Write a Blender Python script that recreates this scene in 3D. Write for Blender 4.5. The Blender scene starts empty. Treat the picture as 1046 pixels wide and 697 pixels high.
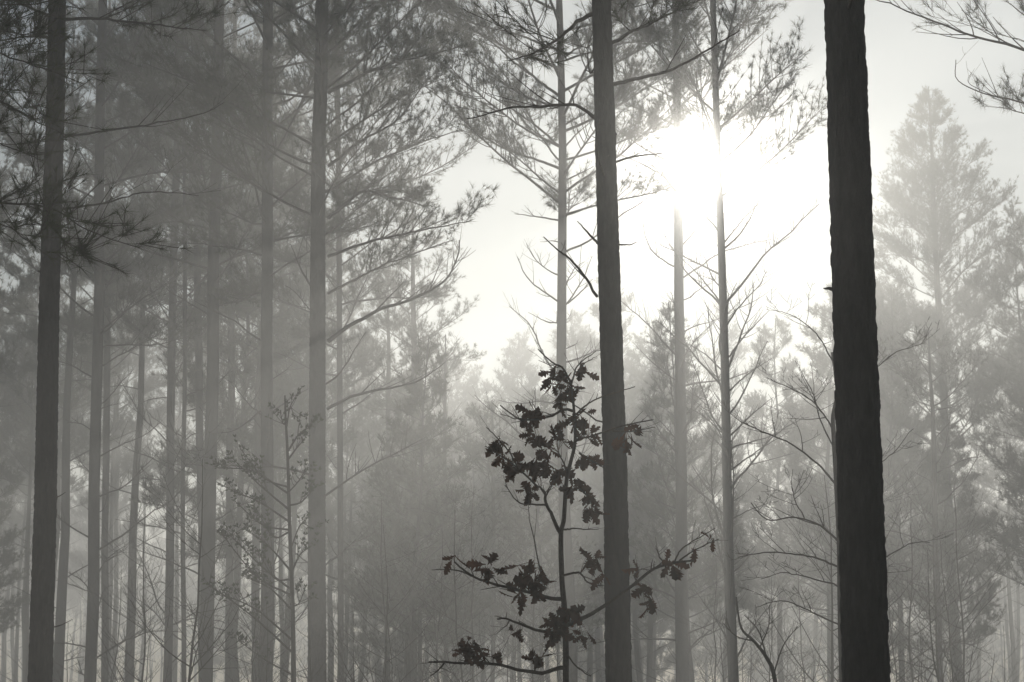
import bpy, math, random
import numpy as np
from mathutils import Vector, noise

scene = bpy.context.scene
COL = scene.collection
rng = np.random.default_rng(11)
random.seed(5)

# ------------------------------------------------------------------ camera
F, CX, CY = 2300.0, 523.0, 348.5          # focal length and centre, in photo pixels
PITCH = math.radians(10.0)
EYE = np.array([0.0, 0.0, 1.6])
cs, sn = math.cos(PITCH), math.sin(PITCH)


def ray(px, py):
    x, y = (px - CX) / F, (CY - py) / F
    return np.array([x, cs - y * sn, sn + y * cs])


def P(px, py, Y):
    """World point seen at (px, py) that stands Y metres in front of the camera."""
    d = ray(px, py)
    return EYE + d * (Y / d[1])


def depth(p):
    return float(np.dot(np.asarray(p) - EYE, [0, cs, sn]))


cam = bpy.data.cameras.new('camera')
cam.sensor_width = 36.0
cam.lens = 36.0 * F / 1046.0
cam.clip_end = 2000
co = bpy.data.objects.new('camera', cam)
co.location = EYE
co.rotation_euler = (math.radians(90) + PITCH, 0, 0)
COL.objects.link(co)
scene.camera = co

# ------------------------------------------------------------------ light
SUN = ray(721, 170)
SUN = SUN / np.linalg.norm(SUN)
elev, azim = math.asin(SUN[2]), math.atan2(SUN[0], SUN[1])
w = bpy.data.worlds.new('World')
scene.world = w
w.use_nodes = True
nt = w.node_tree
sky = nt.nodes.new('ShaderNodeTexSky')
sky.sky_type = 'NISHITA'
sky.sun_disc = False
sky.sun_elevation = elev
sky.sun_rotation = azim
sky.air_density = 1.25
sky.ozone_density = 2.2
sky.dust_density = 0.1
bg = nt.nodes['Background']
bg.inputs['Strength'].default_value = 0.06
nt.links.new(sky.outputs[0], bg.inputs['Color'])

sl = bpy.data.lights.new('sun', 'SUN')
sl.energy = 5.0
sl.angle = math.radians(0.5)
sl.color = (1.0, 0.955, 0.86)
so = bpy.data.objects.new('sun', sl)
so.rotation_euler = Vector(SUN).to_track_quat('Z', 'Y').to_euler()
so.location = (0, 0, 40)
COL.objects.link(so)


# ------------------------------------------------------------------ materials
def new_mat(name):
    m = bpy.data.materials.new(name)
    m.use_nodes = True
    n = m.node_tree.nodes
    n.clear()
    out = n.new('ShaderNodeOutputMaterial')
    return m, m.node_tree, out


def bark_mat(name, dark, light, scale=(14, 14, 3.0), bump=0.6):
    m, t, out = new_mat(name)
    n, l = t.nodes, t.links
    b = n.new('ShaderNodeBsdfPrincipled')
    b.inputs['Roughness'].default_value = 0.9
    b.inputs['Specular IOR Level'].default_value = 0.15
    tc = n.new('ShaderNodeTexCoord')
    mp = n.new('ShaderNodeMapping')
    mp.inputs['Scale'].default_value = scale
    vo = n.new('ShaderNodeTexVoronoi')
    vo.feature = 'DISTANCE_TO_EDGE'
    no = n.new('ShaderNodeTexNoise')
    no.inputs['Scale'].default_value = 2.5
    no.inputs['Detail'].default_value = 8
    rp = n.new('ShaderNodeValToRGB')
    rp.color_ramp.elements[0].position = 0.25
    rp.color_ramp.elements[0].color = (*dark, 1)
    rp.color_ramp.elements[1].position = 0.75
    rp.color_ramp.elements[1].color = (*light, 1)
    mx = n.new('ShaderNodeMath')
    mx.operation = 'MULTIPLY'
    mn = n.new('ShaderNodeMath')
    mn.operation = 'MINIMUM'
    mn.inputs[1].default_value = 0.25
    bp = n.new('ShaderNodeBump')
    bp.inputs['Strength'].default_value = bump
    bp.inputs['Distance'].default_value = 0.03
    l.new(tc.outputs['Object'], mp.inputs[0])
    l.new(mp.outputs[0], vo.inputs['Vector'])
    l.new(mp.outputs[0], no.inputs['Vector'])
    l.new(no.outputs['Fac'], rp.inputs[0])
    l.new(vo.outputs['Distance'], mn.inputs[0])
    l.new(mn.outputs[0], mx.inputs[0])
    l.new(no.outputs['Fac'], mx.inputs[1])
    l.new(mx.outputs[0], bp.inputs['Height'])
    l.new(rp.outputs[0], b.inputs['Base Color'])
    l.new(bp.outputs[0], b.inputs['Normal'])
    l.new(b.outputs[0], out.inputs['Surface'])
    return m


def leaf_mat(name, c1, c2, trans, scale=3.0, gloss=0.0):
    m, t, out = new_mat(name)
    n, l = t.nodes, t.links
    tc = n.new('ShaderNodeTexCoord')
    no = n.new('ShaderNodeTexNoise')
    no.inputs['Scale'].default_value = scale
    rp = n.new('ShaderNodeValToRGB')
    rp.color_ramp.elements[0].position = 0.35
    rp.color_ramp.elements[0].color = (*c1, 1)
    rp.color_ramp.elements[1].position = 0.65
    rp.color_ramp.elements[1].color = (*c2, 1)
    d = n.new('ShaderNodeBsdfDiffuse')
    tr = n.new('ShaderNodeBsdfTranslucent')
    mx = n.new('ShaderNodeMixShader')
    mx.inputs[0].default_value = trans
    l.new(tc.outputs['Object'], no.inputs['Vector'])
    l.new(no.outputs['Fac'], rp.inputs[0])
    l.new(rp.outputs[0], d.inputs[0])
    l.new(rp.outputs[0], tr.inputs[0])
    l.new(d.outputs[0], mx.inputs[1])
    l.new(tr.outputs[0], mx.inputs[2])
    l.new(mx.outputs[0], out.inputs['Surface'])
    return m


M_BARK = bark_mat('pine_bark', (0.014, 0.0145, 0.016), (0.040, 0.040, 0.041))
M_TWIG = bark_mat('twig_bark', (0.035, 0.030, 0.026), (0.080, 0.068, 0.056), (30, 30, 30), 0.2)
M_NEEDLE = leaf_mat('pine_needles', (0.035, 0.050, 0.022), (0.065, 0.080, 0.035), 0.35)
M_OAK = leaf_mat('dry_oak_leaf', (0.045, 0.026, 0.018), (0.095, 0.046, 0.028), 0.4, 12.0)
M_HOLLY = leaf_mat('evergreen_leaf', (0.030, 0.045, 0.022), (0.055, 0.070, 0.032), 0.2, 5.0)


# ------------------------------------------------------------------ mesh buffer
class Geo:
    def __init__(self):
        self.v, self.q, self.t, self.n = [], [], [], 0

    def tubes(self, pts, rad, k=4):
        """pts (M, N, 3) polylines with radii (M, N): M tapered tubes at once."""
        pts = np.asarray(pts, float)
        rad = np.asarray(rad, float)
        if pts.ndim == 2:
            pts, rad = pts[None], rad[None]
        M, N, _ = pts.shape
        if M == 0:
            return
        tan = np.gradient(pts, axis=1)
        # close the tip with one extra ring of almost no radius
        pts = np.concatenate([pts, pts[:, -1:] + tan[:, -1:] * 0.02], axis=1)
        rad = np.concatenate([rad, rad[:, -1:] * 0.05], axis=1)
        tan = np.concatenate([tan, tan[:, -1:]], axis=1)
        N += 1
        tan /= np.linalg.norm(tan, axis=2, keepdims=True) + 1e-9
        mean = np.abs(tan.mean(axis=1))
        ref = np.eye(3)[np.argmin(mean, axis=1)][:, None, :]
        a = np.cross(tan, ref)
        a /= np.linalg.norm(a, axis=2, keepdims=True) + 1e-9
        b = np.cross(tan, a)
        th = np.linspace(0, 2 * math.pi, k, endpoint=False)
        ring = (a[:, :, None, :] * np.cos(th)[None, None, :, None] + b[:, :, None, :] * np.sin(th)[None, None, :, None])
        V = pts[:, :, None, :] + ring * rad[:, :, None, None]
        self.v.append(V.reshape(-1, 3))
        m, i, j = np.meshgrid(np.arange(M), np.arange(N - 1), np.arange(k), indexing='ij')
        j2 = (j + 1) % k
        o = self.n + m * N * k
        self.q.append(np.stack([o + i * k + j, o + i * k + j2, o + (i + 1) * k + j2, o + (i + 1) * k + j], -1).reshape(-1, 4))
        self.n += M * N * k

    def tris(self, V):
        V = np.asarray(V).reshape(-1, 3)
        self.v.append(V)
        self.t.append(np.arange(self.n, self.n + len(V)).reshape(-1, 3))
        self.n += len(V)

    def quads_of(self, V, Q):
        self.v.append(np.asarray(V, float))
        self.q.append(np.asarray(Q) + self.n)
        self.n += len(V)

    def mesh(self, name, mat, smooth=False, origin=None):
        V = np.concatenate(self.v) if self.v else np.zeros((0, 3))
        if origin is not None:
            V = V - np.asarray(origin)[None]
        q = np.concatenate(self.q) if self.q else np.zeros((0, 4), int)
        t = np.concatenate(self.t) if self.t else np.zeros((0, 3), int)
        me = bpy.data.meshes.new(name)
        me.vertices.add(len(V))
        me.vertices.foreach_set('co', V.astype(np.float32).ravel())
        nl = q.size + t.size
        me.loops.add(nl)
        me.loops.foreach_set('vertex_index', np.concatenate([q.ravel(), t.ravel()]).astype(np.int32))
        npoly = len(q) + len(t)
        me.polygons.add(npoly)
        tot = np.concatenate([np.full(len(q), 4), np.full(len(t), 3)]).astype(np.int32)
        st = np.concatenate([[0], np.cumsum(tot)[:-1]]).astype(np.int32) if npoly else tot
        me.polygons.foreach_set('loop_start', st)
        me.polygons.foreach_set('loop_total', tot)
        if smooth:
            me.polygons.foreach_set('use_smooth', np.ones(npoly, bool))
        me.materials.append(mat)
        me.update()
        return me


def link(name, me, parent=None, loc=None):
    o = bpy.data.objects.new(name, me)
    COL.objects.link(o)
    if parent is not None:
        o.parent = parent
    if loc is not None:
        o.location = loc
    return o


def tag(o, label, cat, group=None, kind=None):
    if label:
        o['label'] = label
    if cat:
        o['category'] = cat
    if group:
        o['group'] = group
    if kind:
        o['kind'] = kind
    return o


# ------------------------------------------------------------------ plant generators
def unit(v):
    return v / (np.linalg.norm(v, axis=-1, keepdims=True) + 1e-9)


def curve(base, az, el, length, bend, n=9, wig=0.06, r=None):
    r = r or rng
    s = np.linspace(0, 1, n)
    e = el + bend * s + np.cumsum(r.normal(0, wig, n))
    a = az + np.cumsum(r.normal(0, wig, n))
    d = np.stack([np.cos(e) * np.sin(a), np.cos(e) * np.cos(a), np.sin(e)], -1) * (length / (n - 1))
    return np.asarray(base) + np.concatenate([np.zeros((1, 3)), np.cumsum(d[:-1], axis=0)])


def resample(pts, n):
    pts = np.asarray(pts, float)
    seg = np.linalg.norm(np.diff(pts, axis=0), axis=1)
    c = np.concatenate([[0], np.cumsum(seg)])
    s = np.linspace(0, c[-1], n)
    return np.stack([np.interp(s, c, pts[:, i]) for i in range(3)], -1), c[-1]


def smooth_line(ctrl, n):
    """Catmull-Rom through control points."""
    c = np.asarray(ctrl, float)
    c = np.concatenate([[2 * c[0] - c[1]], c, [2 * c[-1] - c[-2]]])
    out = []
    m = max(2, n // (len(c) - 3) + 1)
    for i in range(1, len(c) - 2):
        t = np.linspace(0, 1, m, endpoint=False)[:, None]
        p0, p1, p2, p3 = c[i - 1], c[i], c[i + 1], c[i + 2]
        out.append(0.5 * (2 * p1 + (p2 - p0) * t + (2 * p0 - 5 * p1 + 4 * p2 - p3) * t ** 2 + (3 * p1 - p0 - 3 * p2 + p3) * t ** 3))
    out.append(c[-2][None])
    return np.concatenate(out)


def side_shoots(pts, rad, count, t0, length, spread, up, n=5, r=None, taper=0.5, t1=0.98):
    """Shoots leaving a branch alternately to both sides. Returns (M, n, 3) and (M, n) radii."""
    r = r or rng
    if count < 1:
        return np.zeros((0, n, 3)), np.zeros((0, n))
    N = len(pts)
    t = np.sort(r.uniform(t0, t1, count))
    x = t * (N - 1)
    i = np.minimum(x.astype(int), N - 2)
    fr = (x - i)[:, None]
    base = pts[i] * (1 - fr) + pts[i + 1] * fr
    rb = (rad[i] * (1 - fr[:, 0]) + rad[i + 1] * fr[:, 0]) * 0.62
    tan = unit(pts[i + 1] - pts[i])
    side = unit(np.cross(tan, np.array([0, 0, 1.0]) + r.normal(0, 0.25, (count, 3))))
    sg = np.where(np.arange(count) % 2 == 0, 1.0, -1.0)[:, None]
    vert = np.cross(side, tan)
    roll = r.normal(0, 0.5, (count, 1))
    sdir = side * sg * np.cos(roll) + vert * np.sin(np.abs(roll)) * np.sign(up + 0.001)
    ang = r.uniform(0.75, 1.2, (count, 1)) * spread
    d = unit(tan * np.cos(ang) + sdir * np.sin(ang))
    L = length * (1 - taper * t) * r.uniform(0.55, 1.2, count)
    s = np.linspace(0, 1, n)[None, :, None]
    bendv = np.array([0, 0, up]) + r.normal(0, 0.18, (count, 3))
    fwd = tan * 0.45
    out = base[:, None] + (d[:, None] * s + (bendv + fwd)[:, None] * 0.5 * s ** 2) * L[:, None, None]
    rr = rb[:, None] * np.linspace(1, 0.35, n)[None]
    return out, rr


def needle_tufts(g, pos, dirs, per, ln, wd, r=None, open_=0.95):
    """Star-like sprays of pine needles at the shoot tips."""
    r = r or rng
    M = len(pos)
    if M == 0:
        return
    per_d = np.repeat(dirs, per, axis=0)
    per_p = np.repeat(pos, per, axis=0)
    sz = np.repeat(r.uniform(0.7, 1.2, M), per)
    k = M * per
    rd = unit(r.normal(0, 1, (k, 3)))
    d = unit(per_d * 0.55 + rd * open_ + np.array([0, 0, 0.08]))
    st = per_p - per_d * (r.uniform(0, 0.4, (k, 1)) * ln)
    L = (ln * r.uniform(0.7, 1.15, k) * sz)[:, None]
    w_ = unit(np.cross(d, rd + 0.01)) * wd * 0.5
    V = np.stack([st - w_, st + w_, st + d * L], axis=1)
    g.tris(V)


def tips(sh):
    return sh[:, -1], unit(sh[:, -1] - sh[:, -2])


def pine_limb(gw, gn, pts, r0, live, lod, r=None, bare=0.3, twigs=None, keep=None, dens=1.0, up=0.35, fine=False):
    """One limb: the main line, side twigs, short shoots; needles when it is alive."""
    r = r or rng
    rad = r0 * np.linspace(1, 0.22, len(pts)) ** 0.9
    L = np.linalg.norm(np.diff(pts, axis=0), axis=1).sum()
    gw.tubes(pts, rad, 6 if lod == 0 else 4)
    nt_ = int((twigs if twigs is not None else L * (7.0 if live else 2.6)) * dens)
    tw, tr = side_shoots(pts, rad, nt_, bare, (min(0.35, 0.25 * L) if fine else min(1.25, 0.42 * L)) if live else min(0.9, 0.33 * L), 0.95, up, 6, r)
    gw.tubes(tw, np.maximum(tr, 0.0022), 3)
    if not live:
        if len(tw) and lod < 2:
            for q_, qr in zip(tw[::2], tr[::2]):
                s2, r2 = side_shoots(q_, qr, 2, 0.3, 0.3, 0.8, 0.2, 4, r)
                gw.tubes(s2, np.maximum(r2, 0.0016), 3)
        return
    pos, dr = [tips(tw)[0], pts[-1:]], [tips(tw)[1], unit(pts[-1:] - pts[-2:-1])]
    pos.append(tw[:, 3]); dr.append(unit(tw[:, 3] - tw[:, 2]))
    pos.append(tw[:, 4]); dr.append(unit(tw[:, 4] - tw[:, 3]))
    if len(tw):
        ns = 4
        # short shoots along every twig, all at once
        M = len(tw)
        tt = r.uniform(0.3, 1.0, (M, ns))
        x = tt * 5
        i = np.minimum(x.astype(int), 4)
        mi = np.arange(M)[:, None]
        fr = (x - i)[..., None]
        b0 = (tw[mi, i] * (1 - fr) + tw[mi, i + 1] * fr).reshape(-1, 3)
        tn = unit(tw[mi, i + 1] - tw[mi, i]).reshape(-1, 3)
        d = unit(tn * 0.7 + unit(r.normal(0, 1, (M * ns, 3))) * 0.8 + np.array([0, 0, 0.5]))
        Ls = (r.uniform(0.10, 0.34, M * ns))[:, None]
        if lod < 2:
            s = np.linspace(0, 1, 3)[None, :, None]
            sh = b0[:, None] + d[:, None] * s * Ls[:, None]
            gw.tubes(sh, np.full((M * ns, 3), 0.0028), 3)
        pos.append(b0 + d * Ls); dr.append(d)
    pos, dr = np.concatenate(pos), np.concatenate(dr)
    if keep is not None:
        m = keep(pos)
        pos, dr = pos[m], dr[m]
    per, wd, ln_ = ((24, 0.004, 0.13), (20, 0.010, 0.185), (13, 0.020, 0.20))[lod]
    if fine:
        per, wd, ln_ = 34, 0.0026, 0.11
    needle_tufts(gn, pos, dr, per, ln_, wd, r)


def trunk_mesh(line, rad, lod, rough, seed):
    """Trunk along line; the near ones get the plates and furrows of pine bark as real relief."""
    g = Geo()
    k, n = ((76, 1150), (18, 60), (8, 24))[lod]
    pts, L = resample(line, n)
    zs = np.linspace(0, 1, n)
    rr = np.interp(zs, np.linspace(0, 1, len(rad)), rad)
    g.tubes(pts, rr, k)
    if lod < 2:
        V = g.v[0].reshape(-1, k, 3)
        off = Vector((seed * 7.3, seed * 3.1, 0))
        for i in range(n):
            c = pts[i]
            for j in range(k):
                v = V[i, j] - c
                p = Vector((V[i, j, 0] * 16, V[i, j, 1] * 16, V[i, j, 2] * 4.5)) + off
                h = 0.2 * noise.noise(p * 0.25) + 0.35 * noise.noise(p * 2.7)
                if lod == 0:                     # flat plates with deep cracks, a few flakes standing off
                    q = Vector((V[i, j, 0] * 38, V[i, j, 1] * 38, V[i, j, 2] * 24)) + off
                    q += noise.noise_vector(q * 0.6) * 0.6
                    ds, pt = noise.voronoi(q)
                    h += 1.5 * min(ds[1] - ds[0], 0.28) + 0.55 * noise.cell(pt[0] * 3.1)
                else:
                    h += abs(noise.noise(p)) * 0.9
                V[i, j] = c + v * (1 + rough * h)
        g.v[0] = V.reshape(-1, 3)
    return g


FAR = 1.4


def sun_gap(pos):
    """Drops sprays that would stand right in the sun's line: the crown has a hole there."""
    d = unit(pos - EYE)
    return d @ SUN < math.cos(math.radians(0.85))


def trunk_line(pb, pt, Y, H, n=12, wig=0.07, r=None):
    """Line through the two photo columns pb (at the bottom edge) and pt (at the top edge), from the ground to height H."""
    a, b = P(pb, 697, Y), P(pt, 0, Y)
    z = np.linspace(-0.15, H, n)
    f = (z - a[2]) / (b[2] - a[2])
    x = a[0] + (b[0] - a[0]) * f
    wob = np.cumsum((r or rng).normal(0, wig, n)) * 0.3
    wob -= np.interp(f, [0, 1], [np.interp(0, f, wob), np.interp(1, f, wob)])
    return np.stack([x + wob * (f < 1.3), np.full(n, float(Y)), z], -1)


def at_height(line, z):
    return np.array([np.interp(z, line[:, 2], line[:, i]) for i in range(3)])


def rad_of(Y, px_w):
    return px_w / 2 * (Y / cs) / F


def make_pine(label, pb, pt, Y, H, wb, wt, crown, n_live, n_dead, dead_z, lod=1, spread=2.6, el=0.45, group=None,
              explicit=(), rough=0.05, seed=0, dens=1.0, keep=sun_gap, cone=False, bark_lod=None, dead_len=1.8, stubs=0, thick=1.0, fine=False):
    """A pine whose trunk follows the photo: trunk, every limb a part, the needles of its crown one part."""
    r = np.random.default_rng(100 + seed)
    if Y >= 30:                      # the pines behind the front row are taller and stand farther off
        Y, H, crown, spread, dead_len = Y * FAR, H * FAR, crown * FAR, spread * FAR, dead_len * FAR
        dead_z = (dead_z[0] * FAR, dead_z[1] * FAR)
        thick *= FAR
    line = trunk_line(pb, pt, Y, H, wig=0.11 if Y >= 30 else 0.04, r=r)
    a, b = P(pb, 697, Y), P(pt, 0, Y)
    rb, rt = wb / 2 * depth(a) / F, wt / 2 * depth(b) / F
    z = line[:, 2]
    rr = rb + (rt - rb) * (z - a[2]) / (b[2] - a[2])
    cap = 0.02 + np.maximum(H - z, 0) * 0.016
    rr = np.clip(np.minimum(rr, np.maximum(cap, 0.02)), 0.02, None)
    rr *= 1 + 0.35 * np.exp(-np.maximum(z, 0) / 0.35)
    base = line[0] * np.array([1, 1, 0])
    root = link('pine_tree', None, None, base)
    tag(root, label, 'pine tree', group)
    g = trunk_mesh(line, rr, bark_lod if bark_lod is not None else lod, rough, seed)
    link('trunk', g.mesh('trunk', M_BARK, True, base), root)
    gn = Geo()

    def limb(pts, r0, live, **kw):
        gw = Geo()
        pine_limb(gw, gn, pts, r0, live, lod, r, keep=keep, fine=fine, **kw)
        link('branch', gw.mesh('branch', M_TWIG, True, base), root)

    for k in range(n_live):
        f = (k + r.uniform(0, 0.9)) / n_live
        zz = crown + (H - 0.4 - crown) * f
        if cone:
            L = spread * (1 - f) ** 0.75 * r.uniform(0.7, 1.15) + 0.25
        else:
            L = spread * (0.75 + 0.6 * math.sin(math.pi * min(1, f * 0.9 + 0.15))) * (1 - 0.75 * f ** 2.2) * r.uniform(0.7, 1.2)
        b0 = at_height(line, zz)
        az = k * 2.4 + r.normal(0, 0.4)
        pts = curve(b0, az, el * r.uniform(0.5, 1.25) + 0.3 * f, L, r.uniform(-0.15, 0.35), 10, 0.07, r)
        limb(pts, max(0.009, 0.014 * L ** 0.6), True, dens=dens)
    for k in range(n_dead):
        zz = dead_z[0] + (dead_z[1] - dead_z[0]) * (k + r.uniform(0, 0.9)) / n_dead
        L = dead_len * r.uniform(0.3, 1.2)
        pts = curve(at_height(line, zz), k * 2.4 + r.normal(0, 0.5), el * r.uniform(0.5, 1.5), L, r.uniform(-0.2, 0.45), 12, 0.11, r)
        limb(pts, (0.010 * L ** 0.5 + 0.004) * thick, False, dens=2.0)
    for px, r0, live, tw, dy in explicit:
        c = np.array([P(x, y, Y + dy * i / max(1, len(px) - 1)) for i, (x, y) in enumerate(px)])
        pts, L = resample(smooth_line(c, 24), 26)
        kink = np.cumsum(r.normal(0, 0.006, (26, 3)), axis=0) * L / 2
        pts = pts + kink - kink[0]
        limb(pts, r0 * thick, live, twigs=tw, bare=0.25 if live else 0.2)
    for k in range(stubs):
        zz = r.uniform(2.0, 9.0)
        pts = curve(at_height(line, zz), r.uniform(0, 6.28), r.uniform(0, 0.6), rb + r.uniform(0.01, 0.09) + (r.random() < 0.25) * r.uniform(0.1, 0.5), 0.1, 6, 0.12, r)
        gw = Geo()
        gw.tubes(pts, np.linspace(1, 0.6, 6) * r.uniform(0.004, 0.011), 6)
        link('branch', gw.mesh('branch', M_TWIG, True, base), root)
    if gn.n:
        link('crown', gn.mesh('crown', M_NEEDLE, False, base), root)
    return root


def proto_pine(H, r0, crown, n_live, n_dead, spread, el, seed, cone=False, lod=2, dens=1.0):
    """A far pine: trunk with its limbs, and the crown of needles, about the origin."""
    r = np.random.default_rng(500 + seed)
    z = np.linspace(-0.3, H, 14)
    lean = r.normal(0, 0.012, 2)
    line = np.stack([z * lean[0] + np.cumsum(r.normal(0, 0.06, 14)), z * lean[1] + np.cumsum(r.normal(0, 0.06, 14)), z], -1)
    line[:, :2] -= line[0, :2]
    rr = np.maximum(0.02, r0 * (1 - np.maximum(z, 0) / H) ** 0.8)
    g, gn = Geo(), Geo()
    g.tubes(line, rr, 9)
    for k in range(n_live):
        f = (k + r.uniform(0, 0.9)) / n_live
        zz = crown + (H - 0.3 - crown) * f
        if cone:
            L = spread * (1 - f) ** 0.75 * r.uniform(0.7, 1.15) + 0.25
        else:
            L = spread * (0.7 + 0.6 * math.sin(math.pi * min(1, f * 0.9 + 0.15))) * (1 - 0.75 * f ** 2.2) * r.uniform(0.7, 1.2)
        pts = curve(at_height(line, zz), k * 2.4 + r.normal(0, 0.4), el * r.uniform(0.5, 1.25) + 0.3 * f, L, r.uniform(-0.15, 0.35), 8, 0.07, r)
        pine_limb(g, gn, pts, max(0.009, 0.014 * L ** 0.6), True, lod, r, dens=dens)
    for k in range(n_dead):
        zz = 1.2 + (crown - 1.2) * (k + r.uniform(0, 0.9)) / n_dead
        L = 2.0 * r.uniform(0.3, 1.2)
        pts = curve(at_height(line, zz), k * 2.4 + r.normal(0, 0.5), el * r.uniform(0.3, 1.4), L, r.uniform(-0.2, 0.45), 8, 0.08, r)
        pine_limb(g, gn, pts, 0.010 * L ** 0.5 + 0.005, False, 1, r)
    root = bpy.data.objects.new('pine_tree', None)
    t = bpy.data.objects.new('trunk', g.mesh('trunk', M_BARK, True))
    c = bpy.data.objects.new('crown', gn.mesh('crown', M_NEEDLE))
    return root, [t, c]


def grow(g, pts, rad, level, r, length, n):
    sh, sr = side_shoots(pts, rad, n, 0.18, length, 1.05, 0.12, 7, r, taper=0.55)
    if level > 0:
        sh = sh + np.cumsum(r.normal(0, 0.012 * length, sh.shape), axis=1) * np.linspace(0, 1, 7)[None, :, None]
    g.tubes(sh, np.maximum(sr, 0.0018), 4 if level > 1 else 3)
    if level > 0:
        for q_, qr in zip(sh, sr):
            grow(g, q_, qr, level - 1, r, length * 0.5, max(2, int(n * 0.45)))


def proto_bare(H, r0, n, seed):
    """A leafless sapling: stem, branches and fine twigs."""
    r = np.random.default_rng(900 + seed)
    z = np.linspace(0, 1, 12)
    line = np.stack([np.cumsum(r.normal(0, 0.035, 12)) * H / 6, np.cumsum(r.normal(0, 0.035, 12)) * H / 6, z * H - 0.15], -1)
    line[:, :2] -= line[0, :2]
    rad = r0 * (1 - 0.85 * z)
    g, gb = Geo(), Geo()
    g.tubes(line, rad, 7)
    grow(gb, line, rad, 2, r, 0.30 * H, n)
    root = bpy.data.objects.new('bare_sapling', None)
    t = bpy.data.objects.new('stem', g.mesh('stem', M_TWIG, True))
    c = bpy.data.objects.new('branches', gb.mesh('branches', M_TWIG, True))
    return root, [t, c]


def plant(proto, x, y, rz, s, label, cat, group=None, sz=None):
    root, kids = proto
    o = root.copy()
    COL.objects.link(o)
    o.location = (x, y, 0)
    o.rotation_euler = (0, 0, rz)
    o.scale = (s, s, sz or s)
    tag(o, label, cat, group)
    for k in kids:
        c = k.copy()
        COL.objects.link(c)
        c.parent = o
    return o


# ------------------------------------------------------------------ ground
def ground():
    g = Geo()
    n = 90
    xs, ys = np.linspace(-195, 195, n), np.linspace(-55, 415, n)
    X, Y_ = np.meshgrid(xs, ys, indexing='ij')
    Z = np.array([[0.10 * noise.noise(Vector((x * 0.11, y * 0.11, 3.0))) for y in ys] for x in xs]) - 0.03
    V = np.stack([X, Y_, Z], -1).reshape(-1, 3)
    i, j = np.meshgrid(np.arange(n - 1), np.arange(n - 1), indexing='ij')
    Q = np.stack([i * n + j, (i + 1) * n + j, (i + 1) * n + j + 1, i * n + j + 1], -1).reshape(-1, 4)
    g.quads_of(V, Q)
    m, t, out = new_mat('leaf_litter')
    nn, l = t.nodes, t.links
    b = nn.new('ShaderNodeBsdfPrincipled')
    b.inputs['Roughness'].default_value = 0.95
    tc = nn.new('ShaderNodeTexCoord')
    n1 = nn.new('ShaderNodeTexNoise'); n1.inputs['Scale'].default_value = 9; n1.inputs['Detail'].default_value = 10
    v1 = nn.new('ShaderNodeTexVoronoi'); v1.inputs['Scale'].default_value = 18
    mxv = nn.new('ShaderNodeMix')
    rp = nn.new('ShaderNodeValToRGB')
    e = rp.color_ramp.elements
    e[0].position = 0.25; e[0].color = (0.035, 0.024, 0.014, 1)
    e[1].position = 0.75; e[1].color = (0.16, 0.105, 0.055, 1)
    bp = nn.new('ShaderNodeBump'); bp.inputs['Distance'].default_value = 0.04
    mxv.inputs[0].default_value = 0.5
    l.new(tc.outputs['Object'], n1.inputs['Vector']); l.new(tc.outputs['Object'], v1.inputs['Vector'])
    l.new(n1.outputs['Fac'], mxv.inputs[2]); l.new(v1.outputs['Distance'], mxv.inputs[3])
    l.new(mxv.outputs[0], rp.inputs[0]); l.new(rp.outputs[0], b.inputs['Base Color'])
    l.new(mxv.outputs[0], bp.inputs['Height']); l.new(bp.outputs[0], b.inputs['Normal'])
    l.new(b.outputs[0], out.inputs['Surface'])
    o = link('ground', g.mesh('ground', m, True))
    tag(o, 'brown forest floor of fallen leaves and needles under the pines', 'ground', kind='structure')


ground()


# ------------------------------------------------------------------ haze
def haze():
    g = Geo()
    x0, x1, y0, y1, z0, z1 = -200, 200, -60, 420, -1.2, 39
    V = [(x, y, z) for z in (z0, z1) for y in (y0, y1) for x in (x0, x1)]
    Q = [(0, 2, 3, 1), (4, 5, 7, 6), (0, 1, 5, 4), (2, 6, 7, 3), (0, 4, 6, 2), (1, 3, 7, 5)]
    g.quads_of(V, Q)
    m, t, out = new_mat('morning_mist')
    # water droplets scatter in a broad lobe and in a narrow one straight ahead: two even Principled Volumes added
    add = t.nodes.new('ShaderNodeAddShader')
    for i, (share, g_) in enumerate(LOBES):
        v = t.nodes.new('ShaderNodeVolumePrincipled')
        v.inputs['Color'].default_value = (0.965, 0.97, 0.97, 1)
        v.inputs['Density'].default_value = HAZE * share
        v.inputs['Anisotropy'].default_value = g_
        t.links.new(v.outputs[0], add.inputs[i])
    t.links.new(add.outputs[0], out.inputs['Volume'])
    o = link('haze', g.mesh('haze', m))
    tag(o, 'pale morning mist filling the whole pine forest', 'haze', kind='stuff')


HAZE, LOBES = 0.0056, ((0.979, 0.60), (0.021, 0.985))
haze()

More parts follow.
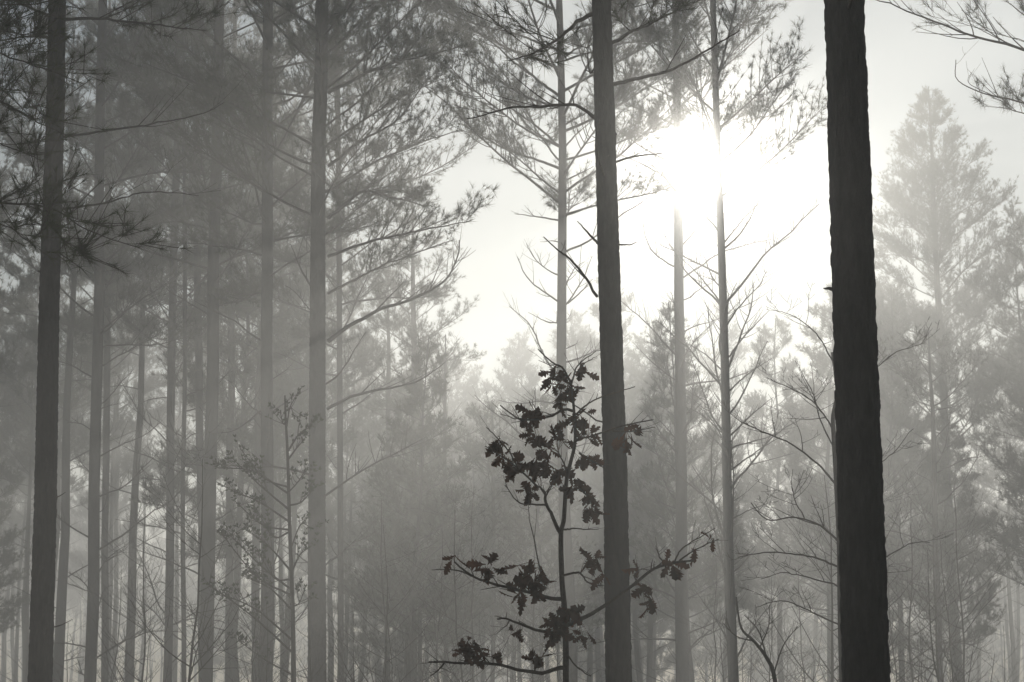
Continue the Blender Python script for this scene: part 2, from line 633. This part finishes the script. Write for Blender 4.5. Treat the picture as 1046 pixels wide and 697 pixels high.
# ------------------------------------------------------------------ the pines one can tell apart
make_pine('thick dark rough-barked pine trunk, the widest one, right of the sun', 885.5, 862, 10, 18, 47, 39, 10.5, 10, 0, (0, 1),
          lod=0, seed=1, rough=0.085, stubs=7, explicit=[(((853, 296), (847, 295), (841, 295)), 0.012, False, 0, 0.0)], dens=0.6)
make_pine('dark straight pine trunk standing just behind the oak sapling, second widest', 632, 614.5, 15, 19, 26, 19, 11.5, 8, 0, (0, 1),
          lod=0, seed=2, rough=0.085, stubs=9, thick=0.7, dens=0.6, explicit=[
              (((612, 125), (596, 110), (578, 105), (550, 107), (523, 107), (480, 120)), 0.020, False, 9, 0.4),
              (((625, 44), (645, 32), (661, 25), (701, 4)), 0.020, True, 8, 0.5),
              (((627, 86), (650, 80), (683, 71), (720, 51), (752, 30)), 0.020, False, 4, -0.5),
              (((628, 166), (650, 159), (684, 156)), 0.014, False, 2, 0.2),
              (((607, 14), (590, 24), (576, 36), (552, 51), (520, 60)), 0.024, True, 7, 1.0),
              (((610, 303), (600, 285), (584, 267), (570, 256), (557, 244)), 0.016, False, 2, -0.6),
              (((611, 249), (600, 238), (589, 227)), 0.014, False, 0, -0.4),
              (((629, 250), (640, 250), (650, 247)), 0.012, False, 0, -0.3),
              (((612, 60), (603, 75), (601, 50), (605, 30)), 0.010, False, 2, 0.3)])
make_pine('dark pine trunk near the left edge with long thin bare branches at the top', 41, 58.5, 22, 22, 24, 17, 11.5, 16, 0, (0, 1),
          lod=0, seed=3, rough=0.08, stubs=7, thick=0.8, explicit=[
              (((64, 20), (100, 18), (150, 22), (205, 28)), 0.022, True, 12, 0.8),
              (((64, 140), (110, 134), (150, 127), (200, 115), (222, 104)), 0.018, False, 6, 0.5),
              (((62, 214), (110, 208), (155, 200), (200, 205)), 0.016, False, 5, 0.8),
              (((53, 18), (30, 8), (5, -4)), 0.020, True, 8, -0.5),
              (((52, 38), (25, 36), (-10, 42)), 0.020, True, 9, -0.5),
              (((55, 509), (61, 507), (67, 503)), 0.010, False, 0, 0),
              (((53, 641), (62, 639), (74, 633)), 0.010, False, 0, 0)])
make_pine('grey straight pine trunk with long bare limbs reaching right over the bright gap', 324, 329, 34, 22, 18.5, 12.5, 8.6, 58, 5, (3, 8),
          lod=1, bark_lod=0, seed=4, rough=0.09, stubs=8, spread=2.4, explicit=[
              (((334, 418), (360, 405), (385, 398), (425, 388), (453, 368)), 0.026, False, 7, 0.8),
              (((335, 349), (360, 330), (384, 319), (424, 303), (455, 285), (470, 262), (472, 245)), 0.034, False, 20, 1.0),
              (((335, 223), (352, 206), (371, 194), (400, 200), (430, 208)), 0.034, True, 24, 0.6),
              (((335, 170), (370, 145), (410, 120), (440, 80)), 0.028, True, 20, 0.5),
              (((335, 262), (380, 246), (430, 236), (475, 226)), 0.026, True, 18, -0.8),
              (((335, 300), (375, 278), (420, 262), (462, 246)), 0.022, True, 16, 1.5),
              (((335, 95), (380, 70), (430, 55), (480, 44)), 0.030, True, 24, -0.4),
              (((323, 300), (308, 275), (296, 250)), 0.018, False, 3, 0)])
make_pine('slim grey pine trunk close left of the trunk with long bare limbs', 271.5, 274, 40, 22, 14, 10, 9.0, 48, 8, (2, 9), lod=1, seed=5, spread=2.6, dens=0.95,
          explicit=[(((280, 420), (300, 405), (318, 396)), 0.016, False, 3, 0),
                    (((266, 420), (240, 440), (215, 445)), 0.016, False, 3, 0),
                    (((268, 600), (240, 615), (215, 625)), 0.014, False, 4, 0)])
make_pine('pine trunk leaning slightly, with a thinner trunk touching it above', 210, 224, 44, 23, 14.5, 10, 9.5, 46, 8, (2, 9.5), lod=1, seed=6, spread=2.6, dens=0.95)
make_pine('thin pale trunk rising behind the leaning pine on the left', 207, 199, 58, 24, 8.5, 7, 11, 44, 8, (2, 10), lod=1, seed=7, spread=2.6)
make_pine('grey pine trunk with upswept bare branches, next right of the dark left trunk', 92, 105, 46, 23, 12.5, 9, 9.0, 46, 18, (2, 9.5), lod=1, seed=8, spread=2.7, dens=0.9, dead_len=2.2)
make_pine('faint thin trunk close right of the pine with upswept bare branches', 107, 112, 64, 24, 7.5, 6, 11, 42, 8, (2, 11), lod=1, seed=9)
make_pine('misty trunk with crossing bare limbs, left of the leaning pine', 171, 182, 56, 23, 9, 7, 10, 42, 16, (2, 10), lod=1, seed=10, dead_len=2.6)
make_pine('very thin misty trunk with fine bare branches beside the leaning pine', 188, 187, 52, 20, 5, 3.5, 13, 18, 20, (2, 12), lod=1, seed=11, dead_len=1.8)
make_pine('faint trunk between the leaning pine and the slim grey pine', 234, 240, 62, 24, 8, 6, 11, 42, 10, (2, 11), lod=1, seed=12)
make_pine('slender pale pine with airy branches on both sides, behind the oak sapling', 583.5, 571, 38, 20.5, 13, 6.5, 9.7, 48, 16, (5, 9.7), lod=1, seed=13, spread=2.8, dens=1.1,
          explicit=[
              (((571, 98), (550, 82), (527, 65), (500, 42), (480, 29)), 0.028, True, 13, 0.5),
              (((571, 172), (548, 163), (523, 154), (500, 142), (478, 130)), 0.026, True, 13, 0.4),
              (((572, 150), (545, 128), (515, 108), (487, 92)), 0.024, True, 13, 1.0),
              (((573, 198), (556, 184), (530, 160), (505, 140)), 0.022, True, 13, -0.5),
              (((574, 225), (550, 221), (525, 218)), 0.018, False, 6, 0.5),
              (((577, 312), (560, 300), (540, 282), (528, 262)), 0.018, False, 5, 0.5),
              (((578, 330), (560, 328), (540, 318)), 0.014, False, 4, 0.5),
              (((575, 60), (590, 50), (606, 40)), 0.022, True, 9, 0.5),
              (((576, 128), (592, 119), (605, 112)), 0.020, False, 4, 0.5),
              (((577, 185), (590, 178), (606, 170)), 0.018, False, 4, 0.5),
              (((577, 150), (590, 136), (604, 124)), 0.018, False, 4, 0.5),
              (((580, 310), (592, 300), (606, 286)), 0.016, False, 3, 0.5)])
make_pine('thin dark pine trunk rising straight up into the sun', 749.5, 728, 37, 20.5, 11, 6, 9.7, 40, 30, (2, 9.8), lod=1, seed=14, spread=2.1, dens=0.8, el=0.8, dead_len=2.0,
          explicit=[
              (((744, 365), (760, 342), (785, 318)), 0.016, False, 6, 0.5),
              (((746, 445), (765, 425), (788, 405)), 0.016, False, 5, 0.5),
              (((737, 310), (715, 285), (690, 262)), 0.016, False, 6, 0.5),
              (((738, 250), (760, 225), (790, 195)), 0.016, False, 6, 0.5),
              (((744, 400), (764, 382), (788, 366)), 0.015, False, 7, -0.6),
              (((747, 480), (775, 460), (806, 442)), 0.015, False, 7, 0.4),
              (((740, 382), (720, 362), (698, 348)), 0.014, False, 7, 0.6),
              (((742, 446), (722, 428), (704, 416)), 0.013, False, 6, -0.4),
              (((748, 530), (772, 518), (796, 512)), 0.012, False, 6, 0.6)])
make_pine('pale misty pine trunk directly below the sun', 697, 690, 45, 21.5, 13.5, 7, 12.0, 32, 26, (2, 11.5), lod=1, seed=15, spread=2.2, dens=0.75, el=0.6, explicit=[
    (((697, 430), (714, 405), (727, 378)), 0.014, False, 6, 0.4), (((693, 452), (672, 428), (655, 408)), 0.014, False, 6, 0.4),
    (((692, 390), (668, 372), (648, 352)), 0.014, False, 7, -0.4), (((697, 500), (716, 484), (730, 462)), 0.012, False, 5, 0.4),
    (((692, 520), (672, 512), (650, 490)), 0.012, False, 5, 0.4)])
make_pine('full pointed pine crown, pale in the mist, alone against the sky at right', 978, 944, 72, 22.4, 11, 2.5, 10.0, 84, 14, (2.2, 10), lod=1, seed=16, spread=4.7, cone=True, dens=1.7, el=0.5)
make_pine('dense dusky pine cut by the right edge', 1076, 1072, 58, 16.5, 11, 3, 7, 44, 10, (2, 7), lod=1, seed=17, spread=2.4, cone=True, dens=0.9, el=0.3)
make_pine('leaning misty trunk with a pale bare fork beside the widest trunk', 961, 938, 46, 9.5, 6.5, 3, 7.6, 8, 22, (2, 8), lod=1, seed=18, spread=1.2, dead_len=1.6)
make_pine('thin dark-branched pine in the middle of the mist, left of the oak sapling', 423, 421, 62, 16.5, 7, 4, 10, 34, 16, (2, 10), lod=1, seed=19, spread=2.2, cone=True)
make_pine('thin leafless dead pine with fine upright twigs, left of the oak sapling', 455, 456, 60, 11.9, 5, 1.5, 11.5, 0, 44, (2, 11.3), lod=1, seed=22, el=0.9, dead_len=1.3)
make_pine('thread-thin dark trunk just left of the oak sapling, low crown lost in the mist', 503, 502, 56, 9.5, 4.5, 2.5, 6.6, 20, 18, (1.5, 6.5), lod=1, seed=23, spread=1.3, dead_len=1.2)
make_pine('thin faint trunk left of the thin dark-branched pine in the middle mist', 396, 397, 70, 16, 5.5, 4, 10.5, 30, 16, (2, 10), lod=1, seed=24, spread=1.9, cone=True)
make_pine('pale misty pine with wide layered limbs, trunk half behind the long-limbed grey trunk', 348, 344, 46, 23, 6.5, 5, 9.0, 50, 8, (2, 9), lod=1, seed=25, spread=2.6, dens=1.0)
make_pine('pine standing just out of frame whose wet needles hang in from the left edge', -75, -72, 15, 20, 40, 32, 9, 10, 0, (0, 1), lod=0, seed=20, rough=0.05, dens=0.7, thick=0.8, fine=True, explicit=[
    (((-70, 200), (-20, 208), (20, 211), (47, 213), (99, 241), (146, 254)), 0.012, True, 14, -0.6),
    (((-70, 40), (-20, 50), (35, 68), (78, 84)), 0.012, True, 10, -0.6),
    (((-70, 80), (-20, 95), (30, 120), (74, 139)), 0.012, True, 13, -0.9),
    (((-70, 120), (-20, 140), (10, 152), (42, 166)), 0.010, True, 9, -0.4),
    (((-70, 190), (-30, 215), (10, 235), (50, 268)), 0.010, True, 10, -0.8),
    (((40, 213), (60, 240), (80, 258), (92, 268)), 0.005, True, 7, 0.0),
    (((-70, -20), (-30, 0), (20, 8), (60, 2)), 0.012, True, 14, -0.3),
    (((-70, 10), (-30, 20), (10, 34), (40, 36)), 0.010, True, 12, -0.5)])
make_pine('pine standing just out of frame whose thin limbs cross the upper right corner', 1118, 1106, 26, 20, 22, 18, 12, 8, 0, (0, 1), lod=0, seed=21, dens=0.7, explicit=[
    (((1106, 72), (1046, 52), (997, 40), (941, 21), (902, 6), (880, 0)), 0.022, False, 12, -0.3),
    (((1106, 60), (1050, 44), (1000, 30), (930, 12)), 0.007, True, 10, 0.4),
    (((1106, 120), (1046, 104), (1010, 97), (979, 83), (977, 62)), 0.016, False, 5, 0.2),
    (((1012, 97), (990, 84), (996, 70)), 0.006, False, 1, 0.2),
    (((1106, 136), (1060, 122), (1029, 112), (1004, 108)), 0.012, True, 9, 0.3),
    (((1106, 50), (1060, 25), (1028, 0)), 0.018, True, 4, 0.2)])

# ------------------------------------------------------------------ pines farther off
tall = [proto_pine(22, 0.15, 11.5, 30, 9, 2.4, 0.45, i) for i in range(4)]
young = [proto_pine(14, 0.11, 4.5, 52, 6, 2.3, 0.35, 20 + i, cone=True, dens=1.1) for i in range(4)]
bare = [proto_bare(6.5, 0.035, 15, i) for i in range(4)]

LAB = {
    'mist': ('one of many faint pine trunks fading into the mist behind the nearer pines', 'faint pines deep in the mist'),
    'young': ('one of the bushy young pines whose pale crowns blur together in the mist', 'young pines in the mist'),
    'side': ('pine among the dark trunks out to the sides of the view', 'pines out of frame to the sides'),
    'bare': ('one of the leafless saplings with fine tangled twigs under the pines', 'leafless saplings under the pines'),
}


def put(kind, proto, px, Y, H, s=None, lab=None):
    d = P(px, 697, Y)
    h0 = 22 if kind == 'tall' else 14 if kind == 'young' else 6.5
    s = H / h0
    l_, gr = LAB[lab]
    cat = 'bare sapling' if kind == 'bare' else 'pine tree'
    plant(proto, d[0], Y, random.uniform(0, 6.28), s * random.uniform(0.9, 1.1), l_, cat, gr, sz=s)


def skyline(px):
    """How high in the picture (photo rows) a crown may reach at this column."""
    return float(np.interp(px, [0, 330, 350, 480, 600, 640, 690, 760, 800, 850, 900, 940, 1000, 1046, 1120],
                           [-400, -300, 330, 355, 335, 250, 250, 290, 290, 290, 300, 300, 300, 250, -200]))


def fits(px, Y, H, R):
    for q in (-R, 0, R):
        py = skyline(px + q * F / Y)
        d = ray(px, py)
        top = EYE[2] + d[2] * Y / d[1]
        lim = H if q == 0 else H * 0.75
        if lim > top:
            return False
    return True


used = []
for px, Y, H in [(384, 170, 31), (408, 150, 26), (445, 190, 30), (560, 190, 28), (655, 150, 27), (830, 160, 28), (462, 152, 27), (492, 160, 28), (522, 150, 28), (548, 158, 30), (586, 150, 30), (612, 165, 32), (850, 95, 21), (893, 112, 24.5), (926, 92, 20)]:
    used.append((P(px, 697, Y)[0], Y))
    put('young', random.choice(young), px, Y, H, lab='young')
n_t = 0
for i in range(4000):
    if n_t > 165:
        break
    Y = random.uniform(130, 320) if random.random() < 0.65 else random.uniform(66, 130)
    px = random.uniform(-60, 1110)
    if px < 330 and Y < 78:
        continue
    kind = 'young' if random.random() < (0.3 if px > 380 else 0.10) else 'tall'
    H = random.uniform(14, 25) if kind == 'young' else random.uniform(25, 33)
    if not fits(px, Y, H, 2.6):
        # a smaller tree may still stand here
        H *= 0.72
        if not fits(px, Y, H, 2.6) or H < 10:
            continue
    x = P(px, 697, Y)[0]
    if any((x - a) ** 2 + (Y - b) ** 2 < 2.2 ** 2 for a, b in used):
        continue
    used.append((x, Y))
    put(kind, random.choice(tall if kind == 'tall' else young), px, Y, H, lab='mist' if kind == 'tall' else 'young')
    n_t += 1
for i in range(75):                  # the last rows, all but lost in the mist
    Y, px = random.uniform(210, 390), random.uniform(-60, 1110)
    H = random.uniform(20, 32)
    if fits(px, Y, H, 2.6):
        put('tall', random.choice(tall), px, Y, H, lab='mist')
for i in range(70):
    Y = random.uniform(30, 100)
    px = random.uniform(420, 1060) if i % 3 else random.uniform(0, 420)
    put('bare', random.choice(bare), px, Y, random.uniform(3.2, 6.5), lab='bare')
# the forest goes on to both sides and behind the photographer
for i in range(44):
    a = random.uniform(0.36, 5.9)
    d = random.uniform(9, 70)
    x, y = math.sin(a) * d, math.cos(a) * d
    if y < -50 or abs(x) / max(y, 0.1) < 0.34 and y > 0 or abs(x) < 3:
        continue
    plant(random.choice(tall), x, y, random.uniform(0, 6.28), random.uniform(0.85, 1.1), LAB['side'][0], 'pine tree', LAB['side'][1])


# ------------------------------------------------------------------ saplings in front
def px_line(pts, Y, n=14, dy=0.0):
    c = np.array([P(x, y, Y + dy * i / max(1, len(pts) - 1)) for i, (x, y) in enumerate(pts)])
    return smooth_line(c, n)


def oak_leaf(r, size):
    """Lobed oak leaf folded a little along its midrib, curled at the tip. Triangles (k, 3, 3)."""
    t = np.array([0.0, 0.16, 0.24, 0.34, 0.42, 0.52, 0.60, 0.72, 0.80, 0.90, 1.0])
    wdt = np.array([0.02, 0.05, 0.17, 0.10, 0.30, 0.13, 0.36, 0.14, 0.22, 0.10, 0.0]) * r.uniform(0.85, 1.15)
    fwd = np.array([0, 0, 0.05, 0, 0.07, 0, 0.08, 0, 0.05, 0.03, 0])
    curl = r.uniform(-0.25, 0.5)
    fold = r.uniform(0.1, 0.6)
    mid = np.stack([t, 0 * t, curl * t ** 2], -1)
    tr = []
    for sgn in (1, -1):
        e = np.stack([t + fwd, sgn * wdt, curl * t ** 2 + fold * wdt + 0.03 * np.sin(9 * t + sgn)], -1)
        for i in range(len(t) - 1):
            tr.append([mid[i], mid[i + 1], e[i]])
            tr.append([e[i], mid[i + 1], e[i + 1]])
    return np.array(tr) * size


def rot_from(d, r):
    x = unit(d)
    y = unit(np.cross(x, unit(r.normal(0, 1, 3))))
    return np.stack([x, y, np.cross(x, y)], axis=1)


def oak_sapling():
    r = np.random.default_rng(77)
    Y = 10.5
    k = Y / cs / F
    stem = [(578, 745), (578, 700), (577.5, 635), (574, 592), (573, 546), (576, 530), (579, 489), (587, 455), (587, 430), (585, 405), (583, 388)]
    line = px_line(stem, Y, 40)
    foot = line[0].copy(); foot[2] = -0.1
    line = np.concatenate([[foot], line])
    base = np.array([foot[0], foot[1], 0.0])
    root = link('oak_sapling', None, None, base)
    tag(root, 'slim oak sapling still holding dark dry lobed leaves, nearest plant at centre', 'oak sapling')
    g = Geo()
    g.tubes(line, np.linspace(3.4, 1.0, len(line)) * k, 8)
    link('stem', g.mesh('stem', M_TWIG, True, base), root)
    br = [
        ([(583, 392), (575, 375), (563, 367), (552, 355)], 1.3, 0.05), ([(575, 375), (565, 372), (552, 366)], 0.7, 0.1),
        ([(584, 392), (590, 374), (610, 358)], 1.1, -0.1), ([(590, 380), (600, 370), (609, 365)], 0.7, 0.1),
        ([(586, 420), (575, 418), (560, 424), (530, 427), (509, 412)], 1.7, -0.2), ([(540, 427), (528, 428), (512, 423)], 0.8, 0.1),
        ([(548, 425), (546, 416), (543, 408)], 0.7, 0), ([(586, 424), (598, 415), (612, 407), (648, 397)], 1.2, 0.2),
        ([(587, 452), (595, 447), (605, 446), (637, 435), (669, 428)], 1.5, -0.2), ([(625, 440), (645, 441), (670, 436)], 0.9, 0.1),
        ([(580, 482), (573, 470), (568, 459)], 1.1, 0.2), ([(592, 463), (605, 474), (616, 480)], 1.2, -0.2),
        ([(573, 546), (563, 528), (557, 514), (556, 505), (550, 498)], 2.2, -0.2), ([(557, 516), (545, 516), (530, 515), (515, 497)], 1.2, 0.1),
        ([(557, 510), (561, 502), (566, 494)], 0.9, 0.1), ([(550, 498), (540, 488), (528, 478), (516, 470), (496, 458)], 1.2, -0.1),
        ([(528, 476), (520, 462), (508, 448), (497, 438)], 1.0, 0.1), ([(577, 505), (590, 500), (602, 512), (607, 520)], 1.2, -0.1),
        ([(574, 612), (563, 612), (545, 607), (529, 603), (505, 597), (483, 589), (464, 574)], 2.2, -0.3), ([(483, 589), (462, 582), (440, 581)], 1.0, 0.2),
        ([(576, 646), (555, 645), (535, 640), (517, 634), (507, 634)], 2.0, -0.2), ([(520, 635), (514, 643), (505, 650)], 0.7, 0.1),
        ([(577, 682), (566, 684), (555, 688), (530, 684), (506, 678), (466, 676), (440, 676)], 2.4, -0.3), ([(455, 676), (447, 683), (438, 690)], 1.2, 0.2),
        ([(578, 640), (598, 631), (618, 619), (646, 599), (667, 583), (687, 577), (708, 574)], 2.4, -0.5), ([(680, 579), (673, 568), (669, 556)], 1.0, 0.1),
        ([(690, 577), (700, 568), (716, 560), (735, 551)], 1.1, -0.1), ([(688, 576), (695, 562), (712, 550), (730, 539)], 1.0, 0.2), ([(652, 596), (648, 588), (655, 583), (663, 585)], 0.8, 0.1),
        ([(574, 588), (590, 585), (600, 595), (613, 598)], 1.3, -0.2), ([(575, 541), (590, 540), (612, 541)], 1.0, 0.2), ([(578, 668), (590, 682), (606, 692)], 1.0, 0.2),
        ([(552, 584), (547, 560), (541, 530), (538, 510)], 0.8, 0.3)]
    bo = []
    for pts, rw, dy in br:
        ln = px_line(pts, Y, 16, dy)
        ln[1:] += np.cumsum(r.normal(0, 0.0015, (len(ln) - 1, 3)), axis=0)
        gb = Geo()
        rad = np.linspace(rw, rw * 0.4, len(ln)) * k
        gb.tubes(ln, rad, 5)
        sh, sr = side_shoots(ln, rad, max(2, len(pts)), 0.35, 0.12, 0.8, 0.1, 4, r)
        gb.tubes(sh, np.maximum(sr, 0.0009), 3)
        bo.append((ln, link('branch', gb.mesh('branch', M_TWIG, True, base), root)))
    cl = [(566, 388, 11, 11), (580, 398, 9, 9), (596, 376, 4, 7), (572, 419, 6, 6), (539, 432, 6, 7), (548, 431, 5, 6), (590, 430, 10, 9), (568, 443, 5, 6), (577, 448, 4, 5),
          (600, 449, 7, 8), (546, 453, 6, 7), (561, 459, 5, 6), (508, 456, 6, 6), (516, 474, 8, 9), (547, 481, 17, 12), (529, 484, 8, 8), (569, 482, 11, 11), (541, 499, 9, 8),
          (601, 471, 8, 8), (588, 503, 9, 9), (600, 511, 5, 6), (604, 526, 9, 8), (640, 450, 6, 8), (654, 438, 2, 4), (499, 590, 9, 7), (546, 601, 19, 13), (531, 614, 7, 7),
          (552, 584, 4, 6), (605, 576, 10, 9), (612, 595, 3, 5), (569, 643, 22, 15), (583, 630, 10, 9), (529, 648, 3, 5), (596, 655, 4, 6), (480, 667, 16, 12), (502, 675, 4, 6),
          (547, 676, 9, 9), (652, 607, 6, 8), (664, 618, 7, 7), (681, 588, 5, 6), (652, 585, 3, 5), (709, 566, 2, 4), (725, 556, 2, 4), (466, 578, 2, 4), (530, 581, 2, 4)]
    for x, y, n, sp in cl:
        c = P(x, y, Y + r.normal(0, 0.03))
        # hang the cluster from the closest branch
        best = min(bo, key=lambda q: np.min(np.linalg.norm((q[0] - c)[:, [0, 2]], axis=1)))
        j = int(np.argmin(np.linalg.norm((best[0] - c)[:, [0, 2]], axis=1)))
        anchor = best[0][j]
        c[1] = anchor[1]
        gl = Geo()
        for _ in range(int(n * 1.5)):
            size = r.uniform(0.048, 0.092)
            p = c + r.normal(0, 0.42, 3) * sp * k * np.array([1, 1.1, 0.8])
            p[2] += 0.02
            d = unit(r.normal(0, 0.75, 3) + np.array([0, 0, -0.65]) + unit(c - anchor) * 0.2)
            gl.tris((oak_leaf(r, size) @ rot_from(d, r).T + p))
            pet = np.stack([anchor + (p - anchor) * s + np.array([0, 0, 0.01]) * math.sin(3.14 * s) for s in (0, 0.5, 1)])
            if np.linalg.norm(p - anchor) < 0.16:
                gl.tubes(pet, np.full(3, 0.0009), 3)
        link('leaf_cluster', gl.mesh('leaf_cluster', M_OAK, False, base), root)


oak_sapling()


def leafy_sapling():
    r = np.random.default_rng(31)
    Y = 34
    k = Y / cs / F
    line = px_line([(301, 790), (300, 697), (299, 620), (296, 540), (294, 470), (292, 430), (291, 404)], Y, 30)
    base = np.array([line[0][0], Y, 0.0])
    root = link('evergreen_sapling', None, None, base)
    tag(root, 'slim small-leaved sapling in front of the slim grey pine trunk', 'sapling')
    g = Geo(); g.tubes(line, np.linspace(3.0, 0.8, len(line)) * k, 7)
    link('stem', g.mesh('stem', M_TWIG, True, base), root)
    ends = [(237, 468), (222, 478), (245, 458), (234, 500), (240, 512), (226, 545), (236, 548), (214, 598), (224, 606), (252, 590), (244, 655), (310, 450), (318, 436), (312, 480),
            (318, 540), (314, 560), (286, 420), (300, 425), (262, 520), (312, 600), (262, 560), (320, 500), (250, 540)]
    gl = Geo()
    for ex, ey in ends:
        sy = min(690, ey + abs(ex - 295) * r.uniform(0.2, 0.8) + 10)
        sx = float(np.interp(sy, [404, 470, 540, 620, 697], [291, 294, 296, 299, 300]))
        ln = px_line([(sx, sy), ((sx + ex) / 2, (sy + ey) / 2 + r.normal(0, 7)), (ex, ey)], Y, 12, r.normal(0, 0.25))
        gb = Geo()
        rad = np.linspace(1.1, 0.4, len(ln)) * k
        gb.tubes(ln, rad, 4)
        L = np.linalg.norm(ln[-1] - ln[0])
        sh, sr = side_shoots(ln, rad, int(5 + L * 9), 0.35, 0.28, 0.8, 0.35, 5, r, taper=0.4)
        gb.tubes(sh, np.maximum(sr, 0.0014), 3)
        link('branch', gb.mesh('branch', M_TWIG, True, base), root)
        pos = np.concatenate([sh[:, 4], sh[:, 4], sh[:, 3], ln[-3:]])
        dr = np.concatenate([unit(sh[:, 4] - sh[:, 3]), unit(sh[:, 4] - sh[:, 3]), unit(sh[:, 3] - sh[:, 2]), np.repeat(unit(ln[-1:] - ln[-2:-1]), 3, axis=0)])
        n = len(pos)
        for q in range(n):
            for _ in range(3):
                d = unit(dr[q] * 0.7 + unit(r.normal(0, 1, 3)) * 0.8 + np.array([0, 0, 0.25]))
                R = rot_from(d, r)
                lf = np.array([[[0, 0, 0], [0.5, 0.2, 0.03], [1, 0, 0.05]], [[0, 0, 0], [1, 0, 0.05], [0.5, -0.2, 0.03]]]) * r.uniform(0.045, 0.08)
                gl.tris(lf @ R.T + pos[q])
    link('foliage', gl.mesh('foliage', M_HOLLY, False, base), root)


leafy_sapling()


def bare_by_trunk():
    r = np.random.default_rng(41)
    Y = 21
    k = Y / cs / F
    line = px_line([(863, 780), (861, 697), (859, 620), (858, 560), (855, 500), (852, 450), (851, 425), (855, 400), (850, 360)], Y, 36)
    base = np.array([line[0][0], Y, 0.0])
    root = link('bare_sapling', None, None, base)
    tag(root, 'bare crooked sapling hugging the widest dark trunk, its branches reaching left', 'bare sapling')
    g = Geo(); g.tubes(line, np.linspace(4.2, 1.4, len(line)) * k, 8)
    link('stem', g.mesh('stem', M_TWIG, True, base), root)
    k *= 0.8
    br = [([(856, 553), (840, 538), (812, 530), (782, 531), (766, 514)], 1.5), ([(858, 580), (840, 572), (815, 566), (782, 563), (755, 568)], 1.5),
          ([(857, 600), (835, 592), (805, 585), (778, 590)], 1.2), ([(854, 495), (835, 475), (810, 458), (770, 440), (748, 428)], 1.5),
          ([(852, 440), (835, 415), (810, 398), (780, 386)], 1.2), ([(853, 460), (838, 430), (830, 400), (815, 375)], 1.1),
          ([(859, 640), (830, 625), (800, 612), (770, 618)], 1.2), ([(822, 531), (812, 515), (806, 500), (808, 480)], 0.9),
          ([(851, 370), (838, 345), (815, 325), (795, 318)], 1.0), ([(860, 500), (880, 480), (905, 470), (935, 440)], 1.1),
          ([(861, 600), (890, 580), (925, 560), (950, 556)], 1.2), ([(856, 420), (885, 385), (915, 360), (945, 352)], 1.1)]
    for pts, rw in br:
        ln = px_line(pts, Y, 18, r.normal(0, 0.4))
        ln[1:] += np.cumsum(r.normal(0, 0.004, (len(ln) - 1, 3)), axis=0)
        gb = Geo()
        rad = np.linspace(rw, rw * 0.35, len(ln)) * k
        gb.tubes(ln, rad, 5)
        grow(gb, ln, rad, 2, r, 0.42, 6)
        link('branch', gb.mesh('branch', M_TWIG, True, base), root)


bare_by_trunk()


def fork_in_front():
    r = np.random.default_rng(43)
    Y = 19
    k = Y / cs / F
    line = px_line([(803, 790), (792, 697), (783, 672), (770, 655), (757, 641), (752, 610)], Y, 24)
    base = np.array([line[0][0], Y, 0.0])
    root = link('bare_sapling', None, None, base)
    tag(root, 'low dark bare sapling arching left at the bottom edge, below the sun', 'bare sapling')
    g = Geo(); g.tubes(line, np.linspace(2.6, 0.8, len(line)) * k, 7)
    link('stem', g.mesh('stem', M_TWIG, True, base), root)
    for pts, rw in [([(783, 672), (775, 645), (760, 628)], 0.9), ([(770, 655), (752, 650), (738, 636)], 0.9), ([(790, 690), (800, 660), (815, 640)], 0.9), ([(776, 662), (785, 640), (786, 618)], 0.8)]:
        ln = px_line(pts, Y, 14, r.normal(0, 0.2))
        gb = Geo()
        rad = np.linspace(rw, rw * 0.4, len(ln)) * k
        gb.tubes(ln, rad, 5)
        grow(gb, ln, rad, 0, r, 0.22, 7)
        link('branch', gb.mesh('branch', M_TWIG, True, base), root)


fork_in_front()

# ------------------------------------------------------------------ render settings
scene.render.engine = 'CYCLES'
c = scene.cycles
c.use_denoising = True
c.denoiser = 'OPENIMAGEDENOISE'
c.max_bounces = 4
c.diffuse_bounces = 2
c.glossy_bounces = 1
c.transmission_bounces = 2
c.transparent_max_bounces = 4
c.volume_bounces = 0
c.use_adaptive_sampling = False
c.sample_clamp_indirect = 4
scene.view_settings.view_transform = 'Standard'
scene.view_settings.look = 'None'
scene.view_settings.exposure = -0.62
scene.view_settings.gamma = 1
scene.view_settings.use_curve_mapping = False
